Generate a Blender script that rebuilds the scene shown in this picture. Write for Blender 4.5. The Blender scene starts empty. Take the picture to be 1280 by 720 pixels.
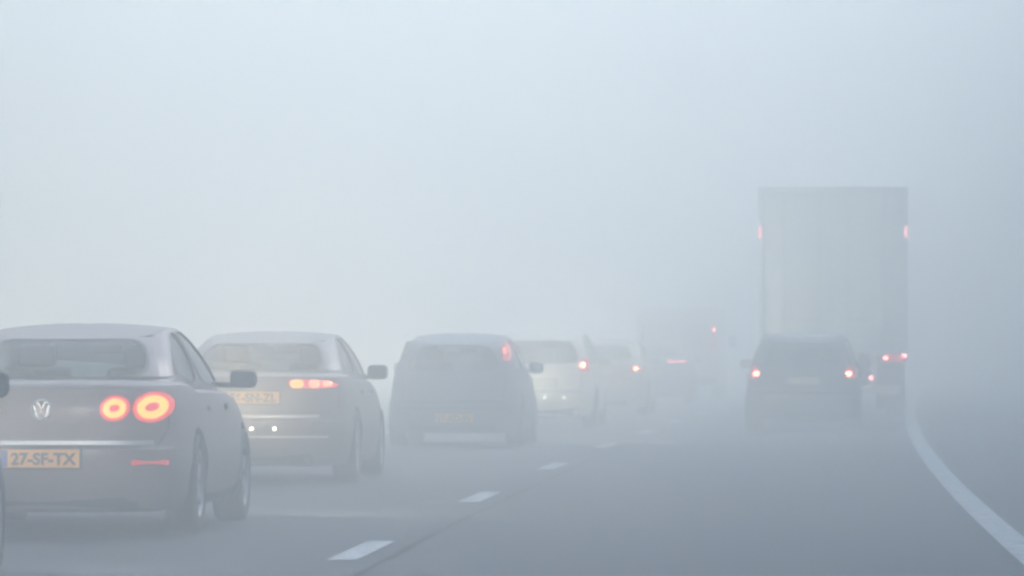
import bpy, bmesh, math, random
from mathutils import Vector, Matrix
from mathutils.bvhtree import BVHTree

random.seed(7)
S = bpy.context.scene
COL = S.collection
R = math.radians

# ------------------------------------------------------------------ camera
CAM_H = 1.23
cam_d = bpy.data.cameras.new('camera')
cam = bpy.data.objects.new('camera', cam_d)
COL.objects.link(cam)
cam.location = (0, 0, CAM_H)
cam.rotation_euler = (R(90), 0, 0)
cam_d.sensor_width = 36
cam_d.lens = 188.4
cam_d.shift_y = (438 - 360) / 1280
cam_d.clip_start = 0.1
cam_d.clip_end = 3000
cam_d.dof.use_dof = True
cam_d.dof.focus_distance = 37
cam_d.dof.aperture_fstop = 6.3
S.camera = cam

# ------------------------------------------------------------------ sky, sun, exposure
SUN_EL, SUN_AZ = R(36), R(34)
world = bpy.data.worlds.new('World')
S.world = world
world.use_nodes = True
nt = world.node_tree
bg = nt.nodes['Background']
sky = nt.nodes.new('ShaderNodeTexSky')
sky.sky_type = 'NISHITA'
sky.sun_disc = False
sky.sun_elevation = SUN_EL
sky.sun_rotation = SUN_AZ
sky.air_density = 1.0
sky.dust_density = 0.3
sky.ozone_density = 1.5
nt.links.new(sky.outputs[0], bg.inputs[0])
bg.inputs[1].default_value = 0.13
sun_d = bpy.data.lights.new('sun', 'SUN')
sun_d.energy = 1.5
sun_d.angle = R(24)
sun_d.color = (1.0, 0.98, 0.955)
sun = bpy.data.objects.new('sun', sun_d)
COL.objects.link(sun)
to_sun = Vector((math.sin(SUN_AZ) * math.cos(SUN_EL), math.cos(SUN_AZ) * math.cos(SUN_EL), math.sin(SUN_EL)))
sun.rotation_euler = to_sun.to_track_quat('Z', 'Y').to_euler()
S.view_settings.view_transform = 'Standard'
S.view_settings.look = 'None'
S.view_settings.gamma = 1
S.view_settings.use_curve_mapping = False
S.view_settings.exposure = 1.78
cy = S.cycles
cy.use_denoising = True
cy.volume_bounces = 3
cy.max_bounces = 8
cy.transparent_max_bounces = 12
cy.sample_clamp_indirect = 4
cy.filter_width = 2.6

HAZE_DENSITY = 0.0235
HAZE_G = 0.60


# ------------------------------------------------------------------ materials
def new_mat(name):
    m = bpy.data.materials.new(name)
    m.use_nodes = True
    return m, m.node_tree, m.node_tree.nodes['Principled BSDF']


def solid(name, col, rough=0.5, metal=0.0, var=0.12, scale=6.0, coat=0.0, bump=0.0):
    m, t, p = new_mat(name)
    tc = t.nodes.new('ShaderNodeTexCoord')
    n = t.nodes.new('ShaderNodeTexNoise')
    n.inputs['Scale'].default_value = scale
    n.inputs['Detail'].default_value = 5
    t.links.new(tc.outputs['Object'], n.inputs['Vector'])
    mr = t.nodes.new('ShaderNodeMapRange')
    mr.inputs['To Min'].default_value = 1 - var
    mr.inputs['To Max'].default_value = 1 + var
    t.links.new(n.outputs['Fac'], mr.inputs['Value'])
    mx = t.nodes.new('ShaderNodeMix')
    mx.data_type = 'RGBA'
    mx.blend_type = 'MULTIPLY'
    mx.inputs[0].default_value = 1
    mx.inputs[6].default_value = (*col, 1)
    t.links.new(mr.outputs[0], mx.inputs[7])
    t.links.new(mx.outputs[2], p.inputs['Base Color'])
    p.inputs['Roughness'].default_value = rough
    p.inputs['Metallic'].default_value = metal
    p.inputs['Coat Weight'].default_value = coat
    p.inputs['Coat Roughness'].default_value = 0.12
    if bump:
        b = t.nodes.new('ShaderNodeBump')
        b.inputs['Strength'].default_value = bump
        t.links.new(n.outputs['Fac'], b.inputs['Height'])
        t.links.new(b.outputs[0], p.inputs['Normal'])
    return m


def paint(name, col, metal=0.15, rough=0.58, grime=(0.10, 0.10, 0.10)):
    """car paint with road film that thins out upwards (real dirt from spray)"""
    m, t, p = new_mat(name)
    tc = t.nodes.new('ShaderNodeTexCoord')
    n = t.nodes.new('ShaderNodeTexNoise')
    n.inputs['Scale'].default_value = 3.5
    n.inputs['Detail'].default_value = 8
    t.links.new(tc.outputs['Object'], n.inputs['Vector'])
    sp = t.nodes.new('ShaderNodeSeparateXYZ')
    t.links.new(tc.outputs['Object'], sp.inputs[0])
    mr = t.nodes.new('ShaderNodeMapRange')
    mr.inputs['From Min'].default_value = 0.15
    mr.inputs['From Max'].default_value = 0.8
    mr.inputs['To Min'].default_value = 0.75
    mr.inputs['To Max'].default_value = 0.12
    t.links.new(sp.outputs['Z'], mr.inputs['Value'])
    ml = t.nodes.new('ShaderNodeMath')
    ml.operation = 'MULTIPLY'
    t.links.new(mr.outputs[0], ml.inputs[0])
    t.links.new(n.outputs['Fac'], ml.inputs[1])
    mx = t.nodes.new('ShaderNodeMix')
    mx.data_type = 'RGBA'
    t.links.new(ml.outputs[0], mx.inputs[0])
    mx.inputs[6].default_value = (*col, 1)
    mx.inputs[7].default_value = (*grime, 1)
    t.links.new(mx.outputs[2], p.inputs['Base Color'])
    p.inputs['Metallic'].default_value = metal
    p.inputs['Roughness'].default_value = rough
    p.inputs['Coat Weight'].default_value = 0.3
    p.inputs['Specular IOR Level'].default_value = 0.3
    p.inputs['Coat Roughness'].default_value = 0.2
    return m


def emit(name, col, strength, base=None):
    m, t, p = new_mat(name)
    p.inputs['Base Color'].default_value = (*(base or col), 1)
    p.inputs['Roughness'].default_value = 0.25
    p.inputs['Emission Color'].default_value = (*col, 1)
    p.inputs['Emission Strength'].default_value = strength
    return m


def glass(name, tint):
    m, t, p = new_mat(name)
    out = t.nodes['Material Output']
    t.nodes.remove(p)
    tr = t.nodes.new('ShaderNodeBsdfTransparent')
    tr.inputs[0].default_value = (*tint, 1)
    gl = t.nodes.new('ShaderNodeBsdfGlossy')
    gl.inputs['Roughness'].default_value = 0.32
    fr = t.nodes.new('ShaderNodeFresnel')
    fr.inputs[0].default_value = 1.12
    mx = t.nodes.new('ShaderNodeMixShader')
    t.links.new(fr.outputs[0], mx.inputs[0])
    t.links.new(tr.outputs[0], mx.inputs[1])
    t.links.new(gl.outputs[0], mx.inputs[2])
    t.links.new(mx.outputs[0], out.inputs['Surface'])
    return m


M = {}
M['tyre'] = solid('tyre_rubber', (0.022, 0.022, 0.024), 0.8, bump=0.2, scale=30)
M['rim'] = solid('alloy', (0.42, 0.43, 0.45), 0.35, 0.8)
M['trim'] = solid('black_plastic', (0.028, 0.029, 0.032), 0.55)
M['seal'] = solid('rubber_seal', (0.015, 0.015, 0.017), 0.6)
M['chrome'] = solid('chrome', (0.62, 0.62, 0.63), 0.4, 0.8, var=0.04)
M['interior'] = solid('interior_fabric', (0.03, 0.03, 0.034), 0.9)
M['glass'] = glass('window_glass', (0.38, 0.45, 0.47))
M['glass_dark'] = glass('privacy_glass', (0.25, 0.28, 0.29))
M['glass_pale'] = glass('pale_glass', (0.8, 0.84, 0.85))
M['plate'] = solid('plate_yellow', (0.90, 0.36, 0.012), 0.35, var=0.05)
M['plate_pale'] = solid('plate_pale_yellow', (0.42, 0.38, 0.24), 0.35, var=0.05)
M['ink'] = solid('plate_ink', (0.02, 0.018, 0.015), 0.5)
M['plate_blue'] = solid('plate_blue', (0.03, 0.07, 0.35), 0.4)
M['mirror'] = solid('mirror_silver', (0.35, 0.36, 0.37), 0.5, 1.0, var=.02)
M['lens_red'] = solid('red_lens', (0.22, 0.012, 0.012), 0.2, coat=0.6)
M['lens_lit'] = emit('red_lens_lit', (1.0, 0.06, 0.07), 0.36, (0.3, 0.02, 0.02))
M['core_amber'] = emit('lamp_core_amber', (1.0, 0.33, 0.05), 0.85)
M['core_red'] = emit('lamp_core_red', (1.0, 0.20, 0.10), 1.3)
M['core_far'] = emit('lamp_core_far', (1.0, 0.26, 0.14), 7.5)
M['core_faint'] = emit('lamp_core_faint', (1.0, 0.25, 0.25), 5.0)
M['core_marker'] = emit('marker_lamp_lit', (1.0, 0.30, 0.30), 1.3)
M['glint_white'] = emit('white_glint', (1.0, 0.93, 0.80), 2.6)  # glow for headlights mirrored in a bumper, not a lamp
M['glint_dim'] = emit('white_glint_dim', (0.95, 1.0, 0.85), 1.6)  # weaker glow for mirrored headlights, not a lamp
M['headlamp'] = emit('headlamp_lit', (1.0, 0.92, 0.80), 200.0)
M['headlamp_mid'] = emit('headlamp_mid_lit', (1.0, 0.80, 0.55), 600.0)
M['headlamp_bright'] = emit('headlamp_bright_lit', (1.0, 0.88, 0.66), 1200.0)
M['lens_clear'] = solid('clear_lens', (0.7, 0.7, 0.7), 0.1, coat=0.5)
M['reflector'] = emit('red_reflector', (1.0, 0.06, 0.08), 0.15, (0.5, 0.02, 0.03))  # real reflector; its faint emission stands for light thrown back


# ------------------------------------------------------------------ object helpers
def tag(o, label=None, cat=None, group=None, kind=None):
    if label: o['label'] = label
    if cat: o['category'] = cat
    if group: o['group'] = group
    if kind: o['kind'] = kind
    return o


def link_mesh(name, bm, mat, parent=None, sharp=35):
    me = bpy.data.meshes.new(name)
    bm.to_mesh(me)
    bm.free()
    for p in me.polygons: p.use_smooth = True
    me.set_sharp_from_angle(angle=R(sharp))
    for m in (mat if isinstance(mat, (list, tuple)) else [mat]): me.materials.append(m)
    o = bpy.data.objects.new(name, me)
    COL.objects.link(o)
    if parent: o.parent = parent
    return o


def empty(name, loc=(0, 0, 0), rz=0, parent=None):
    o = bpy.data.objects.new(name, None)
    COL.objects.link(o)
    o.location = loc
    o.rotation_euler = (0, 0, rz)
    o.empty_display_size = 0.3
    if parent: o.parent = parent
    return o


def box(bm, c, s, bevel=0.0, seg=2, mat=0):
    r = bmesh.ops.create_cube(bm, size=1.0, matrix=Matrix.Translation(c) @ Matrix.Diagonal((*s, 1)))
    fs = {f for v in r['verts'] for f in v.link_faces}
    for f in fs: f.material_index = mat
    if bevel:
        es = {e for v in r['verts'] for e in v.link_edges}
        bmesh.ops.bevel(bm, geom=list(es), offset=bevel, segments=seg, profile=0.6, affect='EDGES')


def loop_faces(bm, a, b, closed=True):
    n = len(a)
    for i in range(n if closed else n - 1):
        j = (i + 1) % n
        try: bm.faces.new((a[i], a[j], b[j], b[i]))
        except ValueError: pass


def lathe_x(bm, prof, n=40):
    """profile [(r, x)] swept round the local X axis"""
    rings = []
    for r, x in prof:
        rings.append([bm.verts.new((x, r * math.cos(2 * math.pi * k / n), r * math.sin(2 * math.pi * k / n))) for k in range(n)])
    for a, b in zip(rings, rings[1:]): loop_faces(bm, a, b)
    return rings


def chaikin(poly, it=3, keep=0.25):
    p = [Vector(q) for q in poly]
    for _ in range(it):
        q = []
        for i in range(len(p)):
            a, b = p[i], p[(i + 1) % len(p)]
            q += [a.lerp(b, keep), a.lerp(b, 1 - keep)]
        p = q
        keep = 0.25
    return p


def resample(poly, n):
    L = [0.0]
    for i in range(len(poly)): L.append(L[-1] + (poly[(i + 1) % len(poly)] - poly[i]).length)
    out, k = [], 0
    for j in range(n):
        s = L[-1] * j / n
        while L[k + 1] < s: k += 1
        f = (s - L[k]) / max(1e-9, L[k + 1] - L[k])
        out.append(poly[k % len(poly)].lerp(poly[(k + 1) % len(poly)], f))
    return out


def ellipse(cx, cz, rx, rz, n=28, rot=0.0):
    o = []
    for k in range(n):
        a = 2 * math.pi * k / n
        x, z = rx * math.cos(a), rz * math.sin(a)
        o.append(Vector((cx + x * math.cos(rot) - z * math.sin(rot), cz + x * math.sin(rot) + z * math.cos(rot))))
    return o


def rrect(cx, cz, w, h, r=0.3):
    k = r * min(w, h)
    x0, x1, z0, z1 = cx - w / 2, cx + w / 2, cz - h / 2, cz + h / 2
    o = []
    for (px, pz, a0) in ((x1 - k, z0 + k, -90), (x1 - k, z1 - k, 0), (x0 + k, z1 - k, 90), (x0 + k, z0 + k, 180)):
        for j in range(6):
            a = R(a0 + 90 * j / 5)
            o.append(Vector((px + k * math.cos(a), pz + k * math.sin(a))))
    return o


def interp(tab, y):
    if y <= tab[0][0]: return tab[0][1]
    for (a, za), (b, zb) in zip(tab, tab[1:]):
        if y <= b:
            f = (y - a) / (b - a)
            f = f * f * (3 - 2 * f)
            return za + (zb - za) * f
    return tab[-1][1]


# ------------------------------------------------------------------ the road's line, fitted to the bend
def lane_x(d):      # the dashed line between the two lanes
    return 0.09 * d + 4.64 * math.exp(-d / 80) - 6.953 if d > 0 else 0.032 * d - 2.313


def lane_slope(d):
    return 0.09 - 0.058 * math.exp(-d / 80) if d > 0 else 0.032


def off(d, o):      # a point o metres to the right of the dashed line
    a = math.atan(lane_slope(d))
    return lane_x(d) + o * math.cos(a), d - o * math.sin(a)


# ------------------------------------------------------------------ setting
def strip(name, o0, o1, d0, d1, z, mat, parent=None, step=3.0, cols=1, wob=0.0):
    bm = bmesh.new()
    n = max(1, int(math.ceil((d1 - d0) / step)))
    prev = None
    for i in range(n + 1):
        d = d0 + (d1 - d0) * i / n
        row = []
        for c in range(cols + 1):
            o = o0 + (o1 - o0) * c / cols
            x, y = off(d, o + random.uniform(-wob, wob))
            row.append(bm.verts.new((x, y, z)))
        if prev:
            for c in range(cols): bm.faces.new((prev[c], prev[c + 1], row[c + 1], row[c]))
        prev = row
    return link_mesh(name, bm, mat, parent)


def ground_mat():
    m, t, p = new_mat('verge_grass')
    tc = t.nodes.new('ShaderNodeTexCoord')
    n = t.nodes.new('ShaderNodeTexNoise')
    n.inputs['Scale'].default_value = 0.6
    n.inputs['Detail'].default_value = 9
    t.links.new(tc.outputs['Object'], n.inputs['Vector'])
    cr = t.nodes.new('ShaderNodeValToRGB')
    cr.color_ramp.elements[0].color = (0.05, 0.065, 0.035, 1)
    cr.color_ramp.elements[1].color = (0.10, 0.11, 0.06, 1)
    t.links.new(n.outputs['Fac'], cr.inputs[0])
    t.links.new(cr.outputs[0], p.inputs['Base Color'])
    p.inputs['Roughness'].default_value = 0.95
    p.inputs['Specular IOR Level'].default_value = 0.15
    return m


def asphalt_mat():
    m, t, p = new_mat('asphalt')
    tc = t.nodes.new('ShaderNodeTexCoord')
    big = t.nodes.new('ShaderNodeTexNoise')
    big.inputs['Scale'].default_value = 0.35
    big.inputs['Detail'].default_value = 6
    mp = t.nodes.new('ShaderNodeMapping')
    mp.inputs['Scale'].default_value = (2.2, 0.18, 1)
    t.links.new(tc.outputs['Object'], mp.inputs[0])
    t.links.new(mp.outputs[0], big.inputs['Vector'])
    fine = t.nodes.new('ShaderNodeTexNoise')
    fine.inputs['Scale'].default_value = 45
    fine.inputs['Detail'].default_value = 4
    t.links.new(tc.outputs['Object'], fine.inputs['Vector'])
    mixn = t.nodes.new('ShaderNodeMath')
    mixn.operation = 'MULTIPLY_ADD'
    t.links.new(fine.outputs['Fac'], mixn.inputs[0])
    mixn.inputs[1].default_value = 0.45
    t.links.new(big.outputs['Fac'], mixn.inputs[2])
    cr = t.nodes.new('ShaderNodeValToRGB')
    cr.color_ramp.elements[0].position = 0.35
    cr.color_ramp.elements[1].position = 1.0
    cr.color_ramp.elements[0].color = (0.030, 0.038, 0.050, 1)
    cr.color_ramp.elements[1].color = (0.058, 0.070, 0.090, 1)
    t.links.new(mixn.outputs[0], cr.inputs[0])
    t.links.new(cr.outputs[0], p.inputs['Base Color'])
    rr = t.nodes.new('ShaderNodeMapRange')
    rr.inputs['To Min'].default_value = 0.62
    rr.inputs['To Max'].default_value = 0.85
    t.links.new(big.outputs['Fac'], rr.inputs['Value'])
    t.links.new(rr.outputs[0], p.inputs['Roughness'])
    b = t.nodes.new('ShaderNodeBump')
    b.inputs['Strength'].default_value = 0.35
    p.inputs['Specular IOR Level'].default_value = 0.15
    b.inputs['Distance'].default_value = 0.01
    t.links.new(fine.outputs['Fac'], b.inputs['Height'])
    t.links.new(b.outputs[0], p.inputs['Normal'])
    return m


def worn_paint():
    """thermoplastic road paint rubbed through to the asphalt in flecks"""
    m, t, p = new_mat('road_paint')
    tc = t.nodes.new('ShaderNodeTexCoord')
    n = t.nodes.new('ShaderNodeTexNoise')
    n.inputs['Scale'].default_value = 7
    n.inputs['Detail'].default_value = 9
    n.inputs['Roughness'].default_value = 0.75
    t.links.new(tc.outputs['Object'], n.inputs['Vector'])
    cr = t.nodes.new('ShaderNodeValToRGB')
    cr.color_ramp.elements[0].position = 0.36
    cr.color_ramp.elements[1].position = 0.54
    cr.color_ramp.elements[0].color = (0.10, 0.11, 0.12, 1)
    cr.color_ramp.elements[1].color = (0.62, 0.64, 0.64, 1)
    t.links.new(n.outputs['Fac'], cr.inputs[0])
    t.links.new(cr.outputs[0], p.inputs['Base Color'])
    p.inputs['Roughness'].default_value = 0.8
    p.inputs['Specular IOR Level'].default_value = 0.2
    return m


M['road_paint'] = worn_paint()
M['seam'] = solid('bitumen_seam', (0.026, 0.029, 0.034), 0.95)
M['seam'].node_tree.nodes['Principled BSDF'].inputs['Specular IOR Level'].default_value = 0.05

bm = bmesh.new()
vs = [bm.verts.new(c) for c in ((-260, -60, -0.05), (340, -60, -0.05), (340, 690, -0.05), (-260, 690, -0.05))]
bm.faces.new(vs)
ground = tag(link_mesh('ground', bm, ground_mat()), 'dark damp grass verge beside the motorway', 'ground', kind='structure')

EDGE = 4.05
road = tag(strip('road', -5.2, EDGE + 3.4, -50, 600, 0.0, asphalt_mat(), cols=6),
           'grey two lane motorway curving gently right into the fog', 'road', kind='structure')
strip('edge_line', EDGE - 0.10, EDGE + 0.10, -40, 420, 0.006, M['road_paint'], road, 2.0)
strip('edge_line', -3.95, -3.75, -40, 420, 0.006, M['road_paint'], road, 2.0)
strip('tar_seam', 0.23, 0.27, -40, 420, 0.004, M['seam'], road, 1.0, wob=0.018)
for k in range(-3, 28):
    dc = 32.9 + 11.95 * k
    strip('lane_dash', -0.09, 0.09, dc - 1.55, dc + 1.55, 0.006, M['road_paint'], road, 1.0)

# unseen trees added on both sides, just out of frame, to shade the fog
M['shade_leaf'] = solid('shade_foliage', (0.034, 0.043, 0.026), 0.8, var=0.5, scale=0.6)
M['shade_bark'] = solid('shade_bark', (0.07, 0.06, 0.05), 0.9)


def shade_woods(label, sign, base, d0, d1, seed):
    bm = bmesh.new()
    rnd = random.Random(seed)
    d = d0
    while d < d1:
        for lane in range(2):
            x, y = off(d + rnd.uniform(-1.2, 1.2), sign * (base(d) + lane * 3.5 + rnd.uniform(-.5, .5)))
            h = rnd.uniform(15.0, 18.5) * min(1.0, max(0.3, (d1 - d) / 75))
            rad = rnd.uniform(2.6, 3.2)
            n = 6
            rings = []
            for z, r in ((-0.1, 0.22), (h * 0.4, 0.16), (h * 0.8, 0.06)):
                rings.append([bm.verts.new((x + r * math.cos(2 * math.pi * k / n), y + r * math.sin(2 * math.pi * k / n), z)) for k in range(n)])
            for a, b in zip(rings, rings[1:]): loop_faces(bm, a, b)
            for c in range(75):
                u = rnd.random()
                zc = h * (0.03 + 0.93 * u)
                rr = rad * (1.0 - 0.6 * u ** 4) * math.sqrt(rnd.random())
                a = rnd.uniform(0, 6.28)
                cx, cyy = x + rr * math.cos(a), y + rr * math.sin(a)
                for q in range(10):
                    p = Vector((cx + rnd.gauss(0, .35), cyy + rnd.gauss(0, .45), max(0.1, zc + rnd.gauss(0, .45))))
                    s = rnd.uniform(0.18, 0.36)
                    t1 = Vector((rnd.gauss(0, 1), rnd.gauss(0, 1), rnd.gauss(0, 1))).normalized() * s
                    t2 = t1.cross(Vector((rnd.gauss(0, 1), rnd.gauss(0, 1), rnd.gauss(0, 1)))).normalized() * s * 0.7
                    f = bm.faces.new([bm.verts.new(p + t1), bm.verts.new(p + t2), bm.verts.new(p - t1), bm.verts.new(p - t2)])
                    f.material_index = 1
        d += 3.6
    return tag(link_mesh('shade_woods', bm, [M['shade_bark'], M['shade_leaf']]), label, 'shade_woods', kind='stuff')


shade_woods('unseen tall trees added beyond the left lane to shade the fog', -1, lambda d: max(9.5, lane_x(d) + 0.0955 * d + 4.5), -25, 300, 3)
shade_woods('unseen tall trees added beside the right hand shoulder to shade the fog', 1, lambda d: EDGE + 6.9, -25, 165, 5)

# ------------------------------------------------------------------ fog
hb = bmesh.new()
box(hb, (40, 315, 14.5), (620, 770, 31.4))
haze_m = bpy.data.materials.new('haze')
haze_m.use_nodes = True
ht = haze_m.node_tree
ht.nodes.remove(ht.nodes['Principled BSDF'])
pv = ht.nodes.new('ShaderNodeVolumePrincipled')
pv.inputs['Color'].default_value = (0.967, 0.987, 0.954, 1)
pv.inputs['Density'].default_value = HAZE_DENSITY
pv.inputs['Density Attribute'].default_value = ''
pv.inputs['Anisotropy'].default_value = HAZE_G
ht.links.new(pv.outputs[0], ht.nodes['Material Output'].inputs['Volume'])
try: haze_m.cycles.homogeneous_volume = True
except Exception: pass
haze = tag(link_mesh('haze', hb, haze_m), 'dense pale fog over the whole motorway', 'fog', kind='stuff')


# ------------------------------------------------------------------ car builder
NR, NA, NS = 10, 8, 26            # points of a plan outline: ends, corner arcs, sides
NT = 2 * (NR + NA) + 2 * (NA + NS)


def outline(hw, yr, yf, rr, rf, bow_r, bow_f, barrel=0.0):
    """closed rounded-rectangle plan outline; index 0 is the middle of the rear-left corner"""
    pts = []

    def arc(cx, cy, r, a0, a1, lo, hi):
        for k in range(lo, hi):
            a = R(a0 + (a1 - a0) * k / NA)
            pts.append([cx + r * math.cos(a), cy + r * math.sin(a)])
    h = NA // 2
    arc(-hw + rr, yr + rr, rr, 180, 270, h, NA)
    for k in range(NR): pts.append([-hw + rr + 2 * (hw - rr) * k / NR, yr])
    arc(hw - rr, yr + rr, rr, 270, 360, 0, NA)
    for k in range(NS): pts.append([hw, yr + rr + (yf - rf - yr - rr) * k / NS])
    arc(hw - rf, yf - rf, rf, 0, 90, 0, NA)
    for k in range(NR): pts.append([hw - rf - 2 * (hw - rf) * k / NR, yf])
    arc(-hw + rf, yf - rf, rf, 90, 180, 0, NA)
    for k in range(NS): pts.append([-hw, yf - rf + (yr + rr - yf + rf) * k / NS])
    arc(-hw + rr, yr + rr, rr, 180, 270, 0, h)
    ym, hl = (yr + yf) / 2, (yf - yr) / 2
    for p in pts:
        u = (p[1] - ym) / hl
        b = 1 - (p[0] / hw) ** 2
        if u < 0: p[1] -= bow_r * b * min(1, -u * 1.0)
        else: p[1] += bow_f * b * min(1, u)
        p[0] *= 1 - barrel * abs(u) ** 2.4
    return pts


def t_index(t):
    t = t % 4
    segs = (NR + NA, NA + NS, NR + NA, NA + NS)
    i0 = 0
    for k in range(4):
        if t <= k + 1 or k == 3: return i0 + (t - k) * segs[k]
        i0 += segs[k]


class Car:
    def __init__(s, name, label, cat, spec, rear, yaw, paint_mat, group):
        s.sp = spec
        s.L, s.W = spec['L'], spec['W']
        s.root = empty(name, (rear[0] + math.sin(yaw) * s.L / 2, rear[1] + math.cos(yaw) * s.L / 2, 0), -yaw)
        tag(s.root, label, cat, group)
        s.paint = paint_mat
        s.body()
        s.windows()
        s.inside()
        s.wheels()

    def mk(s, name, bm, mat, parent=None, sharp=35):
        bmesh.ops.translate(bm, verts=bm.verts, vec=(0, -s.L / 2, 0))
        return link_mesh(name, bm, mat, parent or s.root, sharp)

    # ---- body shell
    def body(s):
        sp = s.sp
        zb, hw = sp['zb'], s.W / 2
        bm = bmesh.new()
        rings = []
        for (f, w, ir, iff) in sp['levels']:
            o = outline(hw * w, ir, s.L - iff, sp.get('rr', 0.28), 0.42, sp.get('bow', 0.10), 0.16, sp.get('barrel', 0.09))
            rings.append([bm.verts.new((x, y, zb + f * (interp(sp['deck'], y) - zb))) for x, y in o])
        for a, b in zip(rings, rings[1:]): loop_faces(bm, a, b)
        # deck and floor caps
        last = rings[-1]
        c = Vector((0, s.L / 2, 0))
        for k in (0.75, 0.5, 0.25):
            ring = []
            for v in rings[-1]:
                x, y = v.co.x * k, c.y + (v.co.y - c.y) * (0.35 + 0.65 * k if k > 0.3 else 0.5)
                ring.append(bm.verts.new((x, y, interp(sp['deck'], y) + 0.03 * (1 - k * k))))
            loop_faces(bm, last, ring)
            last = ring
        bm.faces.new(last)
        bm.faces.new(list(reversed(rings[0])))
        bmesh.ops.recalc_face_normals(bm, faces=bm.faces)
        # wheel arches
        me = bpy.data.meshes.new('tmp')
        bm.to_mesh(me)
        bm.free()
        me.materials.append(s.paint)
        me.materials.append(M['trim'])
        o = bpy.data.objects.new('tmp', me)
        COL.objects.link(o)
        cb = bmesh.new()
        for y in sp['axles']:
            for sx in (-1, 1):
                bmesh.ops.create_cone(cb, cap_ends=True, segments=40, radius1=sp['wr'] + 0.045, radius2=sp['wr'] + 0.045, depth=0.6,
                                      matrix=Matrix.Translation((sx * (hw - 0.28 + 0.3), y, sp['wr'])) @ Matrix.Rotation(R(90), 4, 'Y'))
        cm = bpy.data.meshes.new('tmpc')
        cb.to_mesh(cm)
        cb.free()
        cm.materials.append(s.paint)
        cm.materials.append(M['trim'])
        for p in cm.polygons: p.material_index = 1
        co = bpy.data.objects.new('tmpc', cm)
        COL.objects.link(co)
        md = o.modifiers.new('b', 'BOOLEAN')
        md.operation = 'DIFFERENCE'
        md.object = co
        md.solver = 'EXACT'
        dg = bpy.context.evaluated_depsgraph_get()
        ev = bpy.data.meshes.new_from_object(o.evaluated_get(dg))
        bm = bmesh.new()
        bm.from_mesh(ev)
        for q in (o, co): bpy.data.objects.remove(q)
        s.low_bvh = BVHTree.FromBMesh(bm)
        # cabin frame
        cb = sp['cabin']
        s.base = outline(cb['hw0'], cb['yr0'], cb['yf0'], cb.get('rr', .22), 0.3, cb.get('bow', .08), .16, 0.05)
        s.roof = outline(cb['hw1'], cb['yr1'], cb['yf1'], cb.get('rr', .22) * .8, 0.25, cb.get('bow1', .05), .10, 0.05)
        s.panel_specs = []
        rp = cb['rear_poly']
        s.panel(bm, 0, 1, 0, 1, rp, 'rear_window')
        s.panel(bm, 2, 3, 0, 1, [(0.10, .06), (.9, .06), (.86, .92), (.14, .92)], 'windscreen')
        for (t0, t1, poly) in cb['sides']:
            for mir in (False, True): s.panel(bm, t0, t1, 0, 1, poly, 'side_window', mir)
        ring = [bm.verts.new(s.cab(4 * k / 96, 1.0)) for k in range(96)]
        first = [Vector(v.co) for v in ring]
        cx = Vector((0, (cb['yr1'] + cb['yf1']) / 2, 0))
        for k in (0.93, 0.8, 0.6, 0.35, 0.12):
            nr = []
            for p in first:
                y = cx.y + (p.y - cx.y) * k
                zz = s.roof_z(y) * (1 - k) + p.z * k if k < 0.5 else p.z * k + s.roof_z(y) * (1 - k)
                nr.append(bm.verts.new((p.x * k, y, zz + cb.get('crown', .05) * (1 - k ** 2.2))))
            loop_faces(bm, ring, nr)
            ring = nr
        bm.faces.new(ring)
        bmesh.ops.remove_doubles(bm, verts=bm.verts, dist=0.0015)
        s.bvh = BVHTree.FromBMesh(bm)
        s.shell = s.mk('body', bm, [s.paint, M['trim']], sharp=32)

    def roof_z(s, y):
        cb = s.sp['cabin']
        ym = cb.get('ytop', (cb['yr1'] + cb['yf1']) / 2)
        return cb['z1'] - cb['arch'] * ((y - ym) / ((cb['yf1'] - cb['yr1']) / 2)) ** 2

    def cab(s, t, v):
        v = min(1.0, max(0.0, v))
        i = t_index(t)
        k = int(i)
        f = i - k
        A, B = s.base, s.roof
        a0, a1 = A[k % NT], A[(k + 1) % NT]
        b0, b1 = B[k % NT], B[(k + 1) % NT]
        ax, ay = a0[0] + (a1[0] - a0[0]) * f, a0[1] + (a1[1] - a0[1]) * f
        bx, by = b0[0] + (b1[0] - b0[0]) * f, b0[1] + (b1[1] - b0[1]) * f
        g = v ** 1.2
        h = 1 - (1 - v) ** 1.3
        x, y = ax + (bx - ax) * g, ay + (by - ay) * g
        z0 = interp(s.sp['deck'], ay) - 0.03
        return Vector((x, y, z0 + (s.roof_z(by) - z0) * h))

    def panel(s, bm, t0, t1, v0, v1, poly, name, mir=False):
        n = 64
        ol = resample(chaikin([Vector(p) for p in poly], 3, 0.16), n)
        c = sum(ol, Vector((0, 0))) / n
        outer = []
        for p in ol:
            d = p - c
            k = min(((1 - c.x) / d.x if d.x > 1e-9 else (-c.x / d.x if d.x < -1e-9 else 1e9)),
                    ((1 - c.y) / d.y if d.y > 1e-9 else (-c.y / d.y if d.y < -1e-9 else 1e9)))
            outer.append(c + d * k)
        for q in ((0, 0), (1, 0), (1, 1), (0, 1)):
            q = Vector(q)
            j = min(range(n), key=lambda k: (outer[k] - q).length)
            outer[j] = q

        def P(p, inset=0.0, out=0.0):
            w = s.cab(t0 + (t1 - t0) * p.x, v0 + (v1 - v0) * p.y)
            if inset:
                cc = Vector((0, w.y * 0.6 + s.L * 0.2, w.z - 0.1))
                w = w + (cc - w).normalized() * inset
            if mir: w.x = -w.x
            return w
        prev = [bm.verts.new(P(p)) for p in ol]
        for f in (0.34, 0.67, 1.0):
            ring = [bm.verts.new(P(a.lerp(b, f))) for a, b in zip(ol, outer)]
            loop_faces(bm, prev, ring)
            prev = ring
        s.panel_specs.append((name, ol, c, P))

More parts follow.
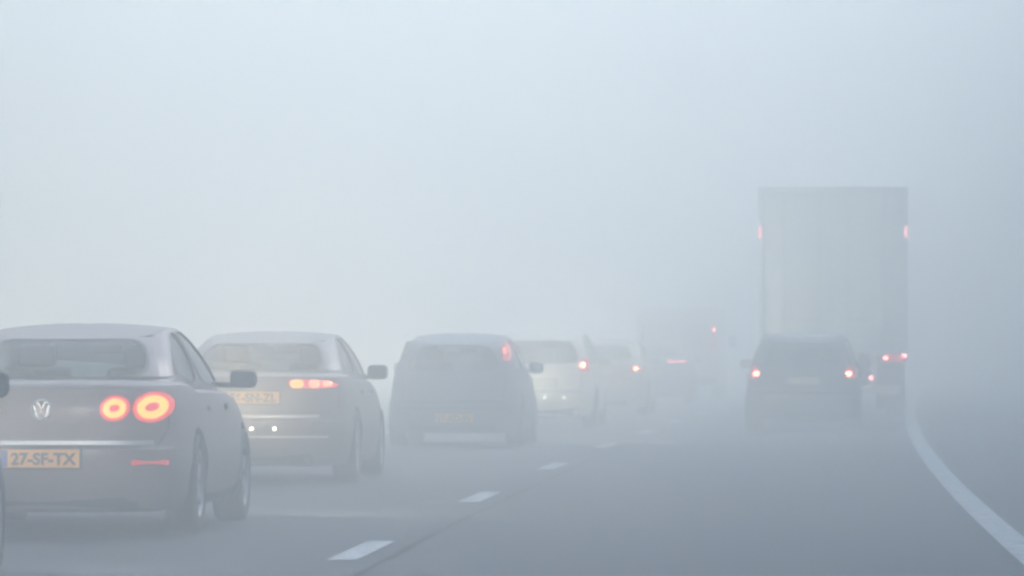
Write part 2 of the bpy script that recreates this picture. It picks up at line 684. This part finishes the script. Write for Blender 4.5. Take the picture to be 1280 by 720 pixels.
    def windows(s):
        for name, ol, c, P in s.panel_specs:
            bm = bmesh.new()
            prev = None
            for f in (1.0, 0.75, 0.5, 0.25):
                ring = [bm.verts.new(P(c.lerp(p, f), 0.012)) for p in ol]
                if prev: loop_faces(bm, prev, ring)
                prev = ring
            bm.faces.new(prev)
            g = s.mk(name, bm, M['glass_dark'] if (name != 'windscreen' and s.sp.get('dark_glass')) else M['glass'])
            sb = bmesh.new()
            a = [sb.verts.new(P(c + (p - c) * 1.035, -0.006)) for p in ol]
            b = [sb.verts.new(P(c + (p - c) * 0.965, -0.006)) for p in ol]
            d = [sb.verts.new(P(c + (p - c) * 0.965, 0.010)) for p in ol]
            loop_faces(sb, a, b)
            loop_faces(sb, b, d)
            s.mk('window_seal', sb, M['seal'], g)

    def inside(s):
        cb = s.sp['cabin']
        bm = bmesh.new()
        pts = [bm.verts.new((x * 0.97, s.L / 2 + (y - s.L / 2) * 0.97, interp(s.sp['deck'], y) + 0.035)) for x, y in s.base]
        bm.faces.new(pts)
        s.mk('parcel_shelf', bm, M['interior'])
        yb = cb['yr0'] + 0.28 * (cb['yf0'] - cb['yr0'])
        yfnt = cb['yr0'] + 0.52 * (cb['yf0'] - cb['yr0'])
        z0 = interp(s.sp['deck'], yfnt)
        for x in (-0.37, 0.37):
            bm = bmesh.new()
            box(bm, (x, yfnt, z0 + 0.03), (0.50, 0.12, 0.26), 0.05, 3)
            st = s.mk('front_seat', bm, M['interior'])
            bm = bmesh.new()
            box(bm, (x, yfnt - 0.02, z0 + 0.235), (0.27, 0.10, 0.16), 0.045, 3)
            s.mk('headrest', bm, M['interior'], st)
        bm = bmesh.new()
        box(bm, (0, yb, z0 - 0.03), (1.15, 0.12, 0.16), 0.05, 3)
        st = s.mk('rear_seat', bm, M['interior'])
        for x in (-0.40, 0.40):
            bm = bmesh.new()
            box(bm, (x, yb, z0 + 0.08), (0.25, 0.10, 0.12), 0.04, 3)
            s.mk('headrest', bm, M['interior'], st)
        bm = bmesh.new()
        ym = cb['yf0'] - 0.42 * (cb['yf0'] - cb['yf1']) - 0.25
        box(bm, (0, ym, z0 + 0.29), (0.24, 0.03, 0.07), 0.02, 3)
        s.mk('rear_view_mirror', bm, M['trim'])

    # ---- shapes laid on the rear or the flank of the shell
    def ray_rear(s, x, z):
        h = s.bvh.ray_cast(Vector((x, -5, z)), Vector((0, 1, 0)))
        return h[0].y if h[0] is not None else None

    def ray_front(s, x, z):
        h = s.bvh.ray_cast(Vector((x, s.L + 5, z)), Vector((0, -1, 0)))
        return h[0].y if h[0] is not None else None

    def ray_side(s, y, z, side):
        h = s.bvh.ray_cast(Vector((side * 5, y, z)), Vector((-side, 0, 0)))
        return h[0].x if h[0] is not None else None

    def patch(s, name, poly, mat, proud=0.004, back=0.02, face='rear', parent=None, side=1, hole=None, dome=0.0, rings=(0.8, 0.5, 0.2)):
        """a piece with the outline poly laid on the shell; hole = an inner outline of equal length"""
        poly = [Vector(p) for p in poly]
        c = sum(poly, Vector((0, 0))) / len(poly)
        ok = []

        def P(p, o):
            if face == 'rear':
                y = s.ray_rear(p.x, p.y)
                if y is None: y = ok[-1] if ok else 0.1
                ok.append(y)
                return (p.x, y - o, p.y)
            if face == 'front':
                y = s.ray_front(p.x, p.y)
                if y is None: y = ok[-1] if ok else s.L - .1
                ok.append(y)
                return (p.x, y + o, p.y)
            x = s.ray_side(p.x, p.y, side)
            if x is None: x = ok[-1] if ok else side * s.W / 2
            ok.append(x)
            return (x + side * o, p.x, p.y)
        P(c, 0)
        bm = bmesh.new()
        bk = [bm.verts.new(P(p, -back)) for p in poly]
        fr = [bm.verts.new(P(p, proud)) for p in poly]
        loop_faces(bm, bk, fr)
        if hole:
            hole = [Vector(p) for p in hole]
            mid = [bm.verts.new(P(p.lerp(q, .5), proud + dome)) for p, q in zip(poly, hole)]
            inn = [bm.verts.new(P(q, proud)) for q in hole]
            ib = [bm.verts.new(P(q, -back)) for q in hole]
            loop_faces(bm, fr, mid)
            loop_faces(bm, mid, inn)
            loop_faces(bm, inn, ib)
        else:
            prev = fr
            for f in rings:
                ring = [bm.verts.new(P(c.lerp(p, f), proud + dome * (1 - f * f))) for p in poly]
                loop_faces(bm, prev, ring)
                prev = ring
            bm.faces.new(prev)
        return s.mk(name, bm, mat, parent, 45)

    def line(s, name, pts, w, mat, face='rear', side=1, proud=0.003, parent=None):
        """a thin strip along a polyline on the shell"""
        pts = [Vector(p) for p in pts]
        fine = []
        for a, b in zip(pts, pts[1:]):
            n = max(1, int((b - a).length / 0.05))
            fine += [a.lerp(b, k / n) for k in range(n)]
        fine.append(pts[-1])
        bm = bmesh.new()
        prev = None
        for i, p in enumerate(fine):
            t = (fine[min(i + 1, len(fine) - 1)] - fine[max(i - 1, 0)]).normalized()
            nrm = Vector((-t.y, t.x)) * w / 2
            row = []
            for q in (p + nrm, p - nrm):
                if face == 'rear':
                    y = s.ray_rear(q.x, q.y)
                    if y is None: break
                    row.append((q.x, y - proud, q.y))
                else:
                    x = s.ray_side(q.x, q.y, side)
                    if x is None: break
                    row.append((x + side * proud, q.x, q.y))
            if len(row) < 2:
                prev = None
                continue
            row = [bm.verts.new(r) for r in row]
            if prev: bm.faces.new((prev[0], prev[1], row[1], row[0]))
            prev = row
        return s.mk(name, bm, mat, parent)

    def plate(s, z, x=0.0, text=None, w=0.52, h=0.11, mat='plate'):
        y = min(s.ray_rear(x + q, z) for q in (-.2, 0, .2)) - 0.012
        bm = bmesh.new()
        box(bm, (x, y, z), (w, 0.012, h), 0.004, 1)
        p = s.mk('number_plate', bm, M[mat])
        bm = bmesh.new()
        box(bm, (x, y + 0.012, z), (w + 0.03, 0.012, h + 0.03), 0.004, 1)
        s.mk('plate_holder', bm, M['trim'], p)
        bm = bmesh.new()
        box(bm, (x - w / 2 + 0.025, y - 0.007, z), (0.042, 0.003, h - 0.012))
        s.mk('blue_strip', bm, M['plate_blue'], p)
        if text:
            cu = bpy.data.curves.new('t', 'FONT')
            cu.body = text
            cu.size = 0.105
            cu.align_x = 'CENTER'
            cu.extrude = 0.001
            cu.offset = 0.0035
            to = bpy.data.objects.new('t', cu)
            COL.objects.link(to)
            dg = bpy.context.evaluated_depsgraph_get()
            me = bpy.data.meshes.new_from_object(to.evaluated_get(dg))
            bpy.data.objects.remove(to)
            bm = bmesh.new()
            bm.from_mesh(me)
            xs = [v.co.x for v in bm.verts]
            k = (w - 0.09) / (max(xs) - min(xs))
            bmesh.ops.transform(bm, verts=bm.verts, matrix=Matrix.Translation((x + 0.02, y - 0.009, z - 0.038)) @ Matrix.Rotation(R(90), 4, 'X') @ Matrix.Diagonal((k, 1, 1, 1)))
            s.mk('plate_lettering', bm, M['ink'], p)
        return p

    def wheels(s):
        sp = s.sp
        r = sp['wr']
        for y in sp['axles']:
            for sx in (-1, 1):
                wl = empty('wheel', (sx * (s.W / 2 - 0.125), y - s.L / 2, r), 0, s.root)
                bm = bmesh.new()
                lathe_x(bm, [(r * .66, -.10), (r * .80, -.112), (r * .93, -.108), (r * .985, -.088), (r, -.05), (r, .05), (r * .985, .088), (r * .93, .108), (r * .80, .112), (r * .66, .10)])
                link_mesh('tyre', bm, M['tyre'], wl)
                bm = bmesh.new()
                rg = lathe_x(bm, [(r * .67, -.10), (r * .64, -.08), (r * .62, .06), (r * .64, .098), (r * .67, .101), (r * .62, .085), (r * .60, .03), (r * .2, .02), (r * .02, .03)])
                for k in range(5):
                    a = 2 * math.pi * k / 5 + .3
                    b2 = bmesh.new()
                    box(b2, (0.075, 0, r * .36), (.03, .055, r * .5), .012, 2)
                    bmesh.ops.rotate(b2, verts=b2.verts, cent=(0, 0, 0), matrix=Matrix.Rotation(a, 3, 'X'))
                    tm = bpy.data.meshes.new('x')
                    b2.to_mesh(tm)
                    b2.free()
                    bm.from_mesh(tm)
                if sx < 0: bmesh.ops.scale(bm, verts=bm.verts, vec=(-1, 1, 1))
                link_mesh('rim', bm, M['rim'], wl)

    def mirrors(s, y, z, mat=None, outset=-0.08, w=0.20, h=0.14, gl='mirror'):
        for sx in (-1, 1):
            x0 = sx * (s.W / 2 + outset)
            bm = bmesh.new()
            box(bm, (x0 + sx * w / 2, y, z), (w, 0.11, h), 0.06, 5)
            for v in bm.verts:
                if v.co.y > y + .01:
                    v.co.x = x0 + sx * w / 2 + (v.co.x - x0 - sx * w / 2) * .8
                    v.co.z = z + (v.co.z - z) * .75
            box(bm, (x0 - sx * 0.06, y + .02, z - h * .32), (0.18, 0.05, 0.045), 0.015, 2)
            mo = s.mk('door_mirror', bm, mat or s.paint)
            bm = bmesh.new()
            box(bm, (x0 + sx * w / 2, y - 0.056, z), (w * .82, 0.004, h * .74), 0.0)
            s.mk('mirror_glass', bm, M[gl], mo)

    def flank(s, ys, zlo=0.32, handles=(), zh=0.84):
        """door gaps, handles and a dark sill on both flanks"""
        top = 0.88
        for sd in (-1, 1):
            for y in ys:
                s.line('door_gap', [(y, top), (y + .02, zlo)], 0.012, M['seal'], 'side', sd)
            a, b = s.sp['axles']
            s.patch('sill_trim', rrect((a + b) / 2, 0.235, b - a - 2 * s.sp['wr'] - .18, 0.07), M['trim'], 0.004, 0.01, 'side', side=sd)
            for y in handles:
                s.patch('door_handle', rrect(y, zh, 0.21, 0.035, .45), s.paint, 0.028, 0.01, 'side', side=sd)

    def headlights(s, z=0.66, x=0.62, lit=True, mat='headlamp'):
        for sx in (-1, 1):
            s.patch('headlight', rrect(sx * x, z, 0.30, 0.13, .45), M[mat] if lit else M['lens_clear'], 0.006, 0.02, 'front')

    def valance(s, z0, z1, hw):
        s.patch('rear_valance', rrect(0, (z0 + z1) / 2, hw * 2, z1 - z0, .3), M['trim'], 0.005, 0.02)

    def lamp(s, poly, cores, lens='lens_lit', core='core_far', both=True, mirror_lit=True, dome=0.012, right_lit=True):
        """tail lamp on the right and its mirror image on the left"""
        for sx in ((1, -1) if both else (1,)):
            lit = right_lit if sx > 0 else mirror_lit
            p = [(sx * a, b) for a, b in [tuple(q) for q in poly]]
            if sx < 0: p.reverse()
            t = s.patch('taillight', p, M[lens] if lit else M['lens_red'], 0.008, 0.02, dome=dome)
            for cp in cores:
                q = [(sx * a, b) for a, b in [tuple(v) for v in cp]]
                if sx < 0: q.reverse()
                s.patch('lamp_glow', q, M[core] if lit else M['lens_clear'], 0.024, 0.004, parent=t, dome=0.004)


def levels(tail, w=(0.86, 0.93, 0.97, 0.985, 1.0, 1.0, .995, .985, .965, .94, .915, .88), fr=None):
    """tail = [(height fraction, rear inset)] bottom to top, 12 entries"""
    fi = [.16, .08, .03, 0, 0, .01, .03, .06, .12, .20, .27, .34]
    return [(f, ww, i, ff) for (f, i), ww, ff in zip(tail, w, fi)]


SEDAN_TAIL = [(0, .16), (.03, .09), (.11, .045), (.24, .015), (.37, 0), (.485, .0), (.52, .035), (.66, .05), (.80, .055), (.91, .05), (.975, .075), (1, .13)]
HATCH_TAIL = [(0, .14), (.03, .08), (.11, .035), (.24, .01), (.37, 0), (.50, .005), (.54, .05), (.68, .06), (.80, .075), (.91, .095), (.975, .115), (1, .14)]


def sedan_spec(L=4.8, W=1.855, H=1.42, deck=1.02, wr=0.335):
    return dict(L=L, W=W, zb=0.17, wr=wr, axles=(1.06, 1.06 + L * .565), rr=.34, bow=.11, barrel=.085,
                deck=[(0, deck), (.9, deck), (1.6, .96), (L * .66, .94), (L * .78, .90), (L, .72)],
                levels=levels(SEDAN_TAIL),
                cabin=dict(hw0=.80, yr0=.62, yf0=L * .765, hw1=.575, yr1=1.42, yf1=L * .575, z1=H - .035, arch=.04, ytop=2.25, crown=.035,
                           rr=.26, bow=.13, bow1=.10,
                           rear_poly=[(.12, .20), (.88, .20), (.84, .97), (.16, .97)],
                           sides=[(1, 1.47, [(.20, .18), (1 - .05, .12), (.95, .90), (.62, .90), (.34, .55)]), (1.47, 2, [(.04, .12), (.90, .12), (.62, .74), (.40, .90), (.04, .90)])]))


def hatch_spec(L=4.2, W=1.74, H=1.45, deck=.95, wr=0.315, lean=.40, hw1=.56):
    return dict(L=L, W=W, zb=0.18, wr=wr, axles=(.72, .72 + L * .61), rr=.26, bow=.09, barrel=.08,
                deck=[(0, deck), (1.2, deck - .01), (L * .7, deck - .03), (L * .8, .88), (L, .74)],
                levels=levels(HATCH_TAIL, w=(0.88, 0.94, 0.97, 0.985, 1.0, 1.0, .995, .985, .97, .955, .935, .90)),
                cabin=dict(hw0=W / 2 * .925, yr0=.13, yf0=L * .79, hw1=hw1, yr1=.13 + lean, yf1=L * .58, z1=H - .035, arch=.06, ytop=1.7, crown=.035,
                           rr=.2, bow=.08, bow1=.06,
                           rear_poly=[(.15, .10), (.85, .10), (.80, .88), (.20, .88)],
                           sides=[(1, 1.5, [(.16, .12), (.95, .10), (.95, .88), (.24, .86)]), (1.5, 2, [(.05, .10), (.92, .10), (.62, .76), (.42, .88), (.05, .88)])]))


def wide_glass(sp):
    sp['cabin']['rear_poly'] = [(.07, .15), (.93, .15), (.92, .97), (.08, .97)]
    return sp


def place(xpx, d, z=0):
    return ((xpx - 640) / 6700 * d, d)


QUEUE = 'cars queuing in the fog on the motorway'
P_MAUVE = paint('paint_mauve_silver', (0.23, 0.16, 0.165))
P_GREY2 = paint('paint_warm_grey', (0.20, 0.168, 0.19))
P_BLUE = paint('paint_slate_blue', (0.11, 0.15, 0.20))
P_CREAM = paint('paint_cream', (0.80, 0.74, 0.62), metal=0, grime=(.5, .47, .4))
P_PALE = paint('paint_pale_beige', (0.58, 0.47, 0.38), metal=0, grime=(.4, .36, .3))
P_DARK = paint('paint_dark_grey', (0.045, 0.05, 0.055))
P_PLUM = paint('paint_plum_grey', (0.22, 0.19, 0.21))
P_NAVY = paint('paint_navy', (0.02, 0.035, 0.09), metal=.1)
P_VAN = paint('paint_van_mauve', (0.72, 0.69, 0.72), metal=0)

# --- nearest saloon, twin round lamps
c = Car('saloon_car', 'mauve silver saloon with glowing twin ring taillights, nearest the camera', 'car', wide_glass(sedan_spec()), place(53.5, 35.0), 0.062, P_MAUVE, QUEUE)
for sx in (1, -1):
    for (x, z, rx, rz) in ((.475, .852, .100, .084), (.708, .860, .122, .100)):
        rot = .28 * sx
        t = c.patch('taillight', ellipse(sx * x, z, rx, rz, 32, rot), M['lens_lit'], .008, .02, dome=.012)
        c.patch('glow_ring', ellipse(sx * x, z, rx * .75, rz * .75, 32, rot), M['core_amber'], .022, .004, parent=t, hole=ellipse(sx * x, z, rx * .36, rz * .28, 32, rot), dome=.006)
        c.patch('lamp_hub', ellipse(sx * x, z, rx * .28, rz * .22, 20, rot), M['lens_lit'], .026, .004, parent=t)
    c.patch('reflector', rrect(sx * .70, .497, .225, .038, .3), M['reflector'], .006, .01)
    c.patch('exhaust_tip', rrect(sx * .55, .215, .15, .06, .4), M['trim'], .03, .01)
c.plate(.526, 0, '27-SF-TX', h=.12)
c.line('chrome_strip', [(-.72, .628), (.72, .628)], .027, M['chrome'], proud=.010)
c.line('boot_gap', [(-.80, .98), (-.80, .72), (-.74, .60), (.74, .60), (.80, .72), (.80, .98)], .010, M['seal'])
c.line('spoiler_lip', [(-.78, .995), (.78, .995)], .028, M['trim'], proud=.006)
c.valance(.19, .27, .56)
em = c.patch('emblem', ellipse(0, .843, .072, .072, 32), M['chrome'], .012, .006, hole=ellipse(0, .843, .058, .058, 32), dome=.004)
for pts in ([(-.03, .897), (0, .850), (.03, .897)], [(-.052, .872), (-.026, .796), (0, .838), (.026, .796), (.052, .872)]):
    c.line('emblem_stroke', pts, .013, M['chrome'], proud=.013, parent=em)
c.mirrors(2.98, 1.03, outset=-.04, w=.19, h=.13, gl='trim')
c.flank((2.3, 3.35), handles=(1.75, 2.75))
c.headlights(mat='headlamp_mid')

# --- second saloon
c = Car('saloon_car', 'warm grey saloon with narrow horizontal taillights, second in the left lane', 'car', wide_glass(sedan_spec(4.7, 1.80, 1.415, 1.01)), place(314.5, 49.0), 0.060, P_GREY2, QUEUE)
c.lamp(chaikin([(.32, .965), (.36, .885), (.74, .880), (.80, .925), (.62, .965)], 2, .2),
       [], 'lens_lit')
for sx in (1, -1):
    for (x, w, h, m) in ((.42, .12, .075, 'core_amber'), (.575, .10, .068, 'core_red'), (.685, .08, .05, 'core_red')):
        c.patch('lamp_glow', rrect(sx * x, .925, w, h, .5), M[m], .026, .004)
c.plate(.80, 0, '56-SN-ZL')
c.line('chrome_strip', [(-.62, .628), (.62, .628)], .024, M['chrome'], proud=.008)
c.line('boot_gap', [(-.78, .97), (-.78, .72), (-.70, .66), (.70, .66), (.78, .72), (.78, .97)], .010, M['seal'])
c.line('bumper_strip', [(-.7, .44), (.7, .44)], .02, M['chrome'], proud=.006)
c.valance(.19, .28, .56)
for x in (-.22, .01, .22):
    c.patch('headlight_glint', ellipse(x, .515, .016, .016, 16), M['glint_white'], .010, .006)  # glowing dots painted as reflections of the nearest saloon's headlights
c.mirrors(3.0, 1.02, outset=-.10, gl='trim')
c.flank((2.25, 3.3), handles=(1.75, 2.75))
c.headlights()

# --- slate hatchback with pillar lamps
c = Car('hatchback_car', 'slate blue hatchback with one lit pillar lamp and low yellow plate', 'car', hatch_spec(4.25, 1.74, 1.455), place(566, 68.0), 0.065, P_BLUE, QUEUE)
c.lamp([(.585, 1.35), (.565, 1.30), (.625, 1.10), (.72, 1.10), (.70, 1.18), (.635, 1.345)], [ellipse(.635, 1.235, .022, .05, 16, .25)], core='core_red', mirror_lit=False)
c.plate(.372, 0, '57-XD-JN')
c.line('tailgate_gap', [(-.66, .95), (-.64, .58), (.64, .58), (.66, .95)], .012, M['seal'])
c.line('bumper_strip', [(-.72, .50), (.72, .50)], .03, M['trim'], proud=.006)
c.valance(.20, .29, .55)
c.mirrors(2.75, 1.0)
c.flank((2.05, 3.1), handles=(1.6, 2.5))
c.headlights(mat='headlamp_bright')

# --- cream hatchback
c = Car('hatchback_car', 'cream white tall hatchback with dark rear window behind the slate hatchback', 'car', hatch_spec(4.0, 1.76, 1.56, 1.0, lean=.30, hw1=.60) | {'dark_glass': True}, place(675, 84.0), 0.068, P_CREAM, QUEUE)
c.lamp(rrect(.70, 1.0, .16, .22, .4), [ellipse(.665, 1.005, .04, .045, 16)])
c.plate(.72, 0, mat='plate_pale')
c.line('tailgate_gap', [(-.66, .97), (-.64, .58), (.64, .58), (.66, .97)], .012, M['seal'])
c.valance(.20, .33, .62)
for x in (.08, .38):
    c.patch('headlight_glint', ellipse(x, .49, .022, .018, 16), M['glint_dim'], .010, .006)  # glowing dots painted as reflections of the slate hatchback's headlights
c.mirrors(2.6, 1.05)
c.flank((1.95, 3.0), handles=(1.5, 2.4))
c.headlights(mat='headlamp_mid')

# --- pale beige car
c = Car('saloon_car', 'pale beige saloon with a single bright right lamp, mid queue', 'car', sedan_spec(4.5, 1.74, 1.46, 1.0), place(751, 100.0), 0.072, P_PALE, QUEUE)
c.lamp(rrect(.68, .89, .26, .14, .4), [ellipse(.655, .89, .045, .04, 16)])
c.plate(.70, 0, mat='plate_pale')
c.valance(.19, .30, .6)
c.mirrors(2.9, 1.02)
c.flank((2.2, 3.2), handles=(1.7,))
c.headlights()

# --- plum car
c = Car('saloon_car', 'dark plum saloon with a thin wide taillight, ahead of the beige saloon', 'car', sedan_spec(4.6, 1.80, 1.45, 1.03), place(814.5, 120.0), 0.077, P_PLUM, QUEUE)
c.lamp(rrect(.56, 1.0 - .02, .44, .10, .4), [rrect(.56, .985, .36, .035, .5)], core='core_faint')
c.plate(.72, 0, mat='plate_pale')
c.valance(.19, .30, .6)
c.mirrors(2.9, 1.02)
c.flank((2.2, 3.2))
c.headlights()

# --- dark car in the right lane
c = Car('hatchback_car', 'dark grey estate car driving alone behind the lorry in the right lane', 'car', hatch_spec(4.4, 1.78, 1.50, .96, lean=.32, hw1=.60) | {'dark_glass': True}, place(1003, 81.0), 0.069, P_DARK, QUEUE)
c.lamp(rrect(.74, .90, .17, .20, .4), [ellipse(.70, .88, .045, .04, 16)])
c.plate(.77, 0, mat='plate_pale')
c.line('roof_edge_strip', [(-.50, 1.455), (.50, 1.455)], .03, M['rim'], proud=.02)  # pale strip along the rear roof edge
c.line('tailgate_gap', [(-.66, .95), (-.64, .58), (.64, .58), (.66, .95)], .012, M['seal'])
c.valance(.20, .29, .6)
c.mirrors(2.8, 1.02)
c.flank((2.1, 3.2), handles=(1.6, 2.6))
c.headlights(lit=False)

# --- dark blue car whose corner shows at the left border
c = Car('hatchback_car', 'navy blue car with only its front corner and mirror showing at left border', 'car', hatch_spec(4.1, 1.76, 1.5, .97), (-3.805, 25.6), 0.056, P_NAVY, QUEUE)
c.lamp(rrect(.74, .90, .17, .20, .4), [])
c.plate(.5, 0)
c.mirrors(2.6, 1.055, outset=-.06, w=.2, h=.15, gl='trim', mat=M['trim'])
c.flank((2.0, 3.0), handles=(1.5, 2.5))
c.headlights()


# ------------------------------------------------------------------ van far up the left lane
def part_box(name, mat, parent, boxes, bevel=0.0, seg=2):
    bm = bmesh.new()
    for (c_, s_) in boxes: box(bm, c_, s_, bevel, seg)
    return link_mesh(name, bm, mat, parent)


def prism_x(name, prof, hw, mat, parent, bevel=.04):
    """side profile [(y, z)] extruded across, edges bevelled"""
    bm = bmesh.new()
    a = [bm.verts.new((-hw, y, z)) for y, z in prof]
    b = [bm.verts.new((hw, y, z)) for y, z in prof]
    loop_faces(bm, a, b)
    bm.faces.new(a)
    bm.faces.new(list(reversed(b)))
    bmesh.ops.recalc_face_normals(bm, faces=bm.faces)
    bmesh.ops.bevel(bm, geom=list(bm.edges), offset=bevel, segments=3, profile=.5, affect='EDGES')
    return link_mesh(name, bm, mat, parent)


def big_wheel(parent, x, y, r=.5, w=.28):
    wl = empty('wheel', (x, y, r), 0, parent)
    bm = bmesh.new()
    lathe_x(bm, [(r * .56, -w * .45), (r * .8, -w * .5), (r * .96, -w * .46), (r, -w * .36), (r, w * .36), (r * .96, w * .46), (r * .8, w * .5), (r * .56, w * .45)], 32)
    link_mesh('tyre', bm, M['tyre'], wl)
    bm = bmesh.new()
    lathe_x(bm, [(r * .57, -w * .4), (r * .5, -w * .1), (r * .5, w * .3), (r * .25, w * .2), (r * .2, w * .35), (r * .02, w * .36)], 32)
    if x < 0: bmesh.ops.scale(bm, verts=bm.verts, vec=(-1, 1, 1))
    link_mesh('rim', bm, M['rim'], wl)


def van(loc, yaw):
    L = 5.4
    r = empty('delivery_van', (loc[0] + math.sin(yaw) * L / 2, loc[1] + math.cos(yaw) * L / 2, 0), -yaw)
    tag(r, 'tall mauve grey van with a high red lamp, furthest up the left lane', 'van', 'vans and lorries on the motorway')
    y0 = -L / 2
    prism_x('body', [(y0, .35), (y0 + .06, 2.2), (y0 + .14, 2.28), (y0 + 3.6, 2.28), (y0 + 4.3, 1.35), (y0 + 5.2, 1.1), (y0 + 5.35, .9), (y0 + 5.35, .35)], 1.0, P_VAN, r, .09)
    for sx in (-1, 1):
        wn = part_box('rear_window', M['glass_pale'], r, [((sx * .42, y0 + .018, 1.62), (.62, .02, .58))])
        part_box('rear_door_handle', M['trim'], r, [((sx * .08, y0 - .02, 1.12), (.05, .04, .16))], .01)
        lt = part_box('taillight', M['lens_lit' if sx > 0 else 'lens_red'], r, [((sx * .87, y0 + .01, 1.55), (.13, .06, .62))], .02)
        part_box('lamp_glow', M['core_faint'] if sx > 0 else M['lens_clear'], lt, [((sx * .87, y0 - .024, 1.735), (.08, .012, .10))], .004)
        part_box('door_mirror', M['trim'], r, [((sx * 1.16, y0 + 4.0, 1.45), (.2, .14, .3))], .04)
    part_box('door_gap', M['seal'], r, [((0, y0 + .008, 1.2), (.016, .03, 1.6))])
    part_box('bumper', M['trim'], r, [((0, y0 - .03, .48), (1.9, .14, .2))], .04)
    p = part_box('number_plate', M['plate_pale'], r, [((0, y0 - .01, .82), (.52, .03, .11))])
    for y in (y0 + .95, y0 + 4.4):
        for x in (-.88, .88): big_wheel(r, x, y, .34, .22)
    return r


van(place(848, 130.0), .079)


# ------------------------------------------------------------------ box lorry in the right lane
M['trailer'] = solid('trailer_side', (0.50, 0.61, 0.66), .5, var=.08, scale=.7)
M['trailer_frame'] = solid('trailer_frame', (0.46, 0.57, 0.62), .5)
M['steel'] = solid('galvanised_steel', (0.40, 0.45, 0.47), .55, .3)
M['mark'] = solid('pale_lettering', (0.72, 0.75, 0.76), .5, var=.05)


def lorry(loc, yaw):
    L = 13.6
    r = empty('box_lorry', (loc[0] + math.sin(yaw) * L / 2, loc[1] + math.cos(yaw) * L / 2, 0), -yaw)
    tag(r, 'tall grey box lorry with two high red marker lamps in the right lane', 'lorry', 'vans and lorries on the motorway')
    y0 = -L / 2
    part_box('cargo_box', M['trailer'], r, [((0, y0 + L / 2 + .05, 2.62), (2.52, L - .1, 2.78))], .02)
    fr = bmesh.new()
    for sx in (-1, 1): box(fr, (sx * 1.235, y0, 2.62), (.09, .14, 2.84), .012)
    box(fr, (0, y0, 3.985), (2.38, .14, .10), .012)
    box(fr, (0, y0, 1.24), (2.38, .14, .12), .012)
    f = link_mesh('rear_frame', fr, M['trailer_frame'], r)
    for sx in (-1, 1):
        dr = part_box('rear_door', M['trailer'], r, [((sx * .592, y0 + .0, 2.615), (1.172, .05, 2.6))], .008)
        part_box('lock_rod', M['steel'], dr, [((sx * .25, y0 - .045, 2.615), (.03, .03, 2.6)), ((sx * .85, y0 - .045, 2.615), (.03, .03, 2.6))], .008)
        part_box('lock_handle', M['steel'], dr, [((sx * .38, y0 - .07, 1.75), (.34, .025, .04))], .008)
        part_box('hinge', M['steel'], dr, [((sx * 1.13, y0 - .035, z), (.12, .03, .07)) for z in (1.5, 2.2, 3.0, 3.7)], .006)
        part_box('marker_lamp', M['core_marker'], r, [((sx * 1.25, y0 - .085, 3.26), (.05, .03, .20))], .008)
        # lamps low on the rear
        lt = part_box('taillight', M['lens_lit'], r, [((sx * 1.06, y0 - .03, 1.10), (.40, .06, .14))], .015)
        part_box('lamp_glow', M['core_faint'], lt, [((sx * .90, y0 - .067, 1.10), (.08, .015, .06)), ((sx * 1.22, y0 - .067, 1.14), (.08, .015, .05))], .004)
        part_box('fog_lamp', M['core_faint'], r, [((sx * .65, y0 - .06, .76), (.07, .04, .06))], .006)
        part_box('mudflap', M['trim'], r, [((sx * .98, y0 + 1.1, .62), (.5, .02, .8))])
    part_box('underrun_bar', M['steel'], r, [((0, y0 + .1, .55), (2.3, .12, .16)), ((-.7, y0 + .16, .87), (.1, .1, .5)), ((.7, y0 + .16, .87), (.1, .1, .5))], .01)
    part_box('chassis_rail', M['trim'], r, [((-.5, y0 + L / 2, 1.07), (.14, L - .4, .24)), ((.5, y0 + L / 2, 1.07), (.14, L - .4, .24))], .01)
    # pale script on the right hand door: a row of unreadable strokes
    mk = bmesh.new()
    for (x, z, w, h, a) in ((.36, 1.76, .05, .22, .35), (.46, 1.74, .05, .20, -.45), (.56, 1.66, .16, .05, 0), (.62, 1.73, .05, .15, .3), (.74, 1.70, .14, .05, .15), (.80, 1.76, .05, .16, -.2)):
        b2 = bmesh.new()
        box(b2, (0, 0, 0), (w, .004, h))
        bmesh.ops.transform(b2, verts=b2.verts, matrix=Matrix.Translation((x, y0 - .029, z)) @ Matrix.Rotation(a, 4, 'Y'))
        tm = bpy.data.meshes.new('x')
        b2.to_mesh(tm)
        b2.free()
        mk.from_mesh(tm)
    link_mesh('door_marking', mk, M['mark'], r)
    for y in (2.2, 3.5, 4.8):
        for x in (-1.05, 1.05): big_wheel(r, x, y0 + y)
    # tractor unit
    y1 = y0 + L + .7
    prism_x('cab', [(y1, .75), (y1, 3.6), (y1 + 1.2, 3.75), (y1 + 2.15, 2.9), (y1 + 2.3, 1.6), (y1 + 2.3, .45), (y1 + .9, .45)], 1.22, M['trailer_frame'], r, .08)
    part_box('windscreen', M['glass_dark'], r, [((0, y1 + 2.26, 2.2), (2.1, .05, .85))])
    for y in (y1 - 1.3, y1 + 1.6):
        for x in (-1.02, 1.02): big_wheel(r, x, y)
    part_box('chassis_rail', M['trim'], r, [((0, y1 - .3, .86), (.9, 4.2, .2))], .01)
    return r


lorry(place(1041.5, 92.0), .0715)
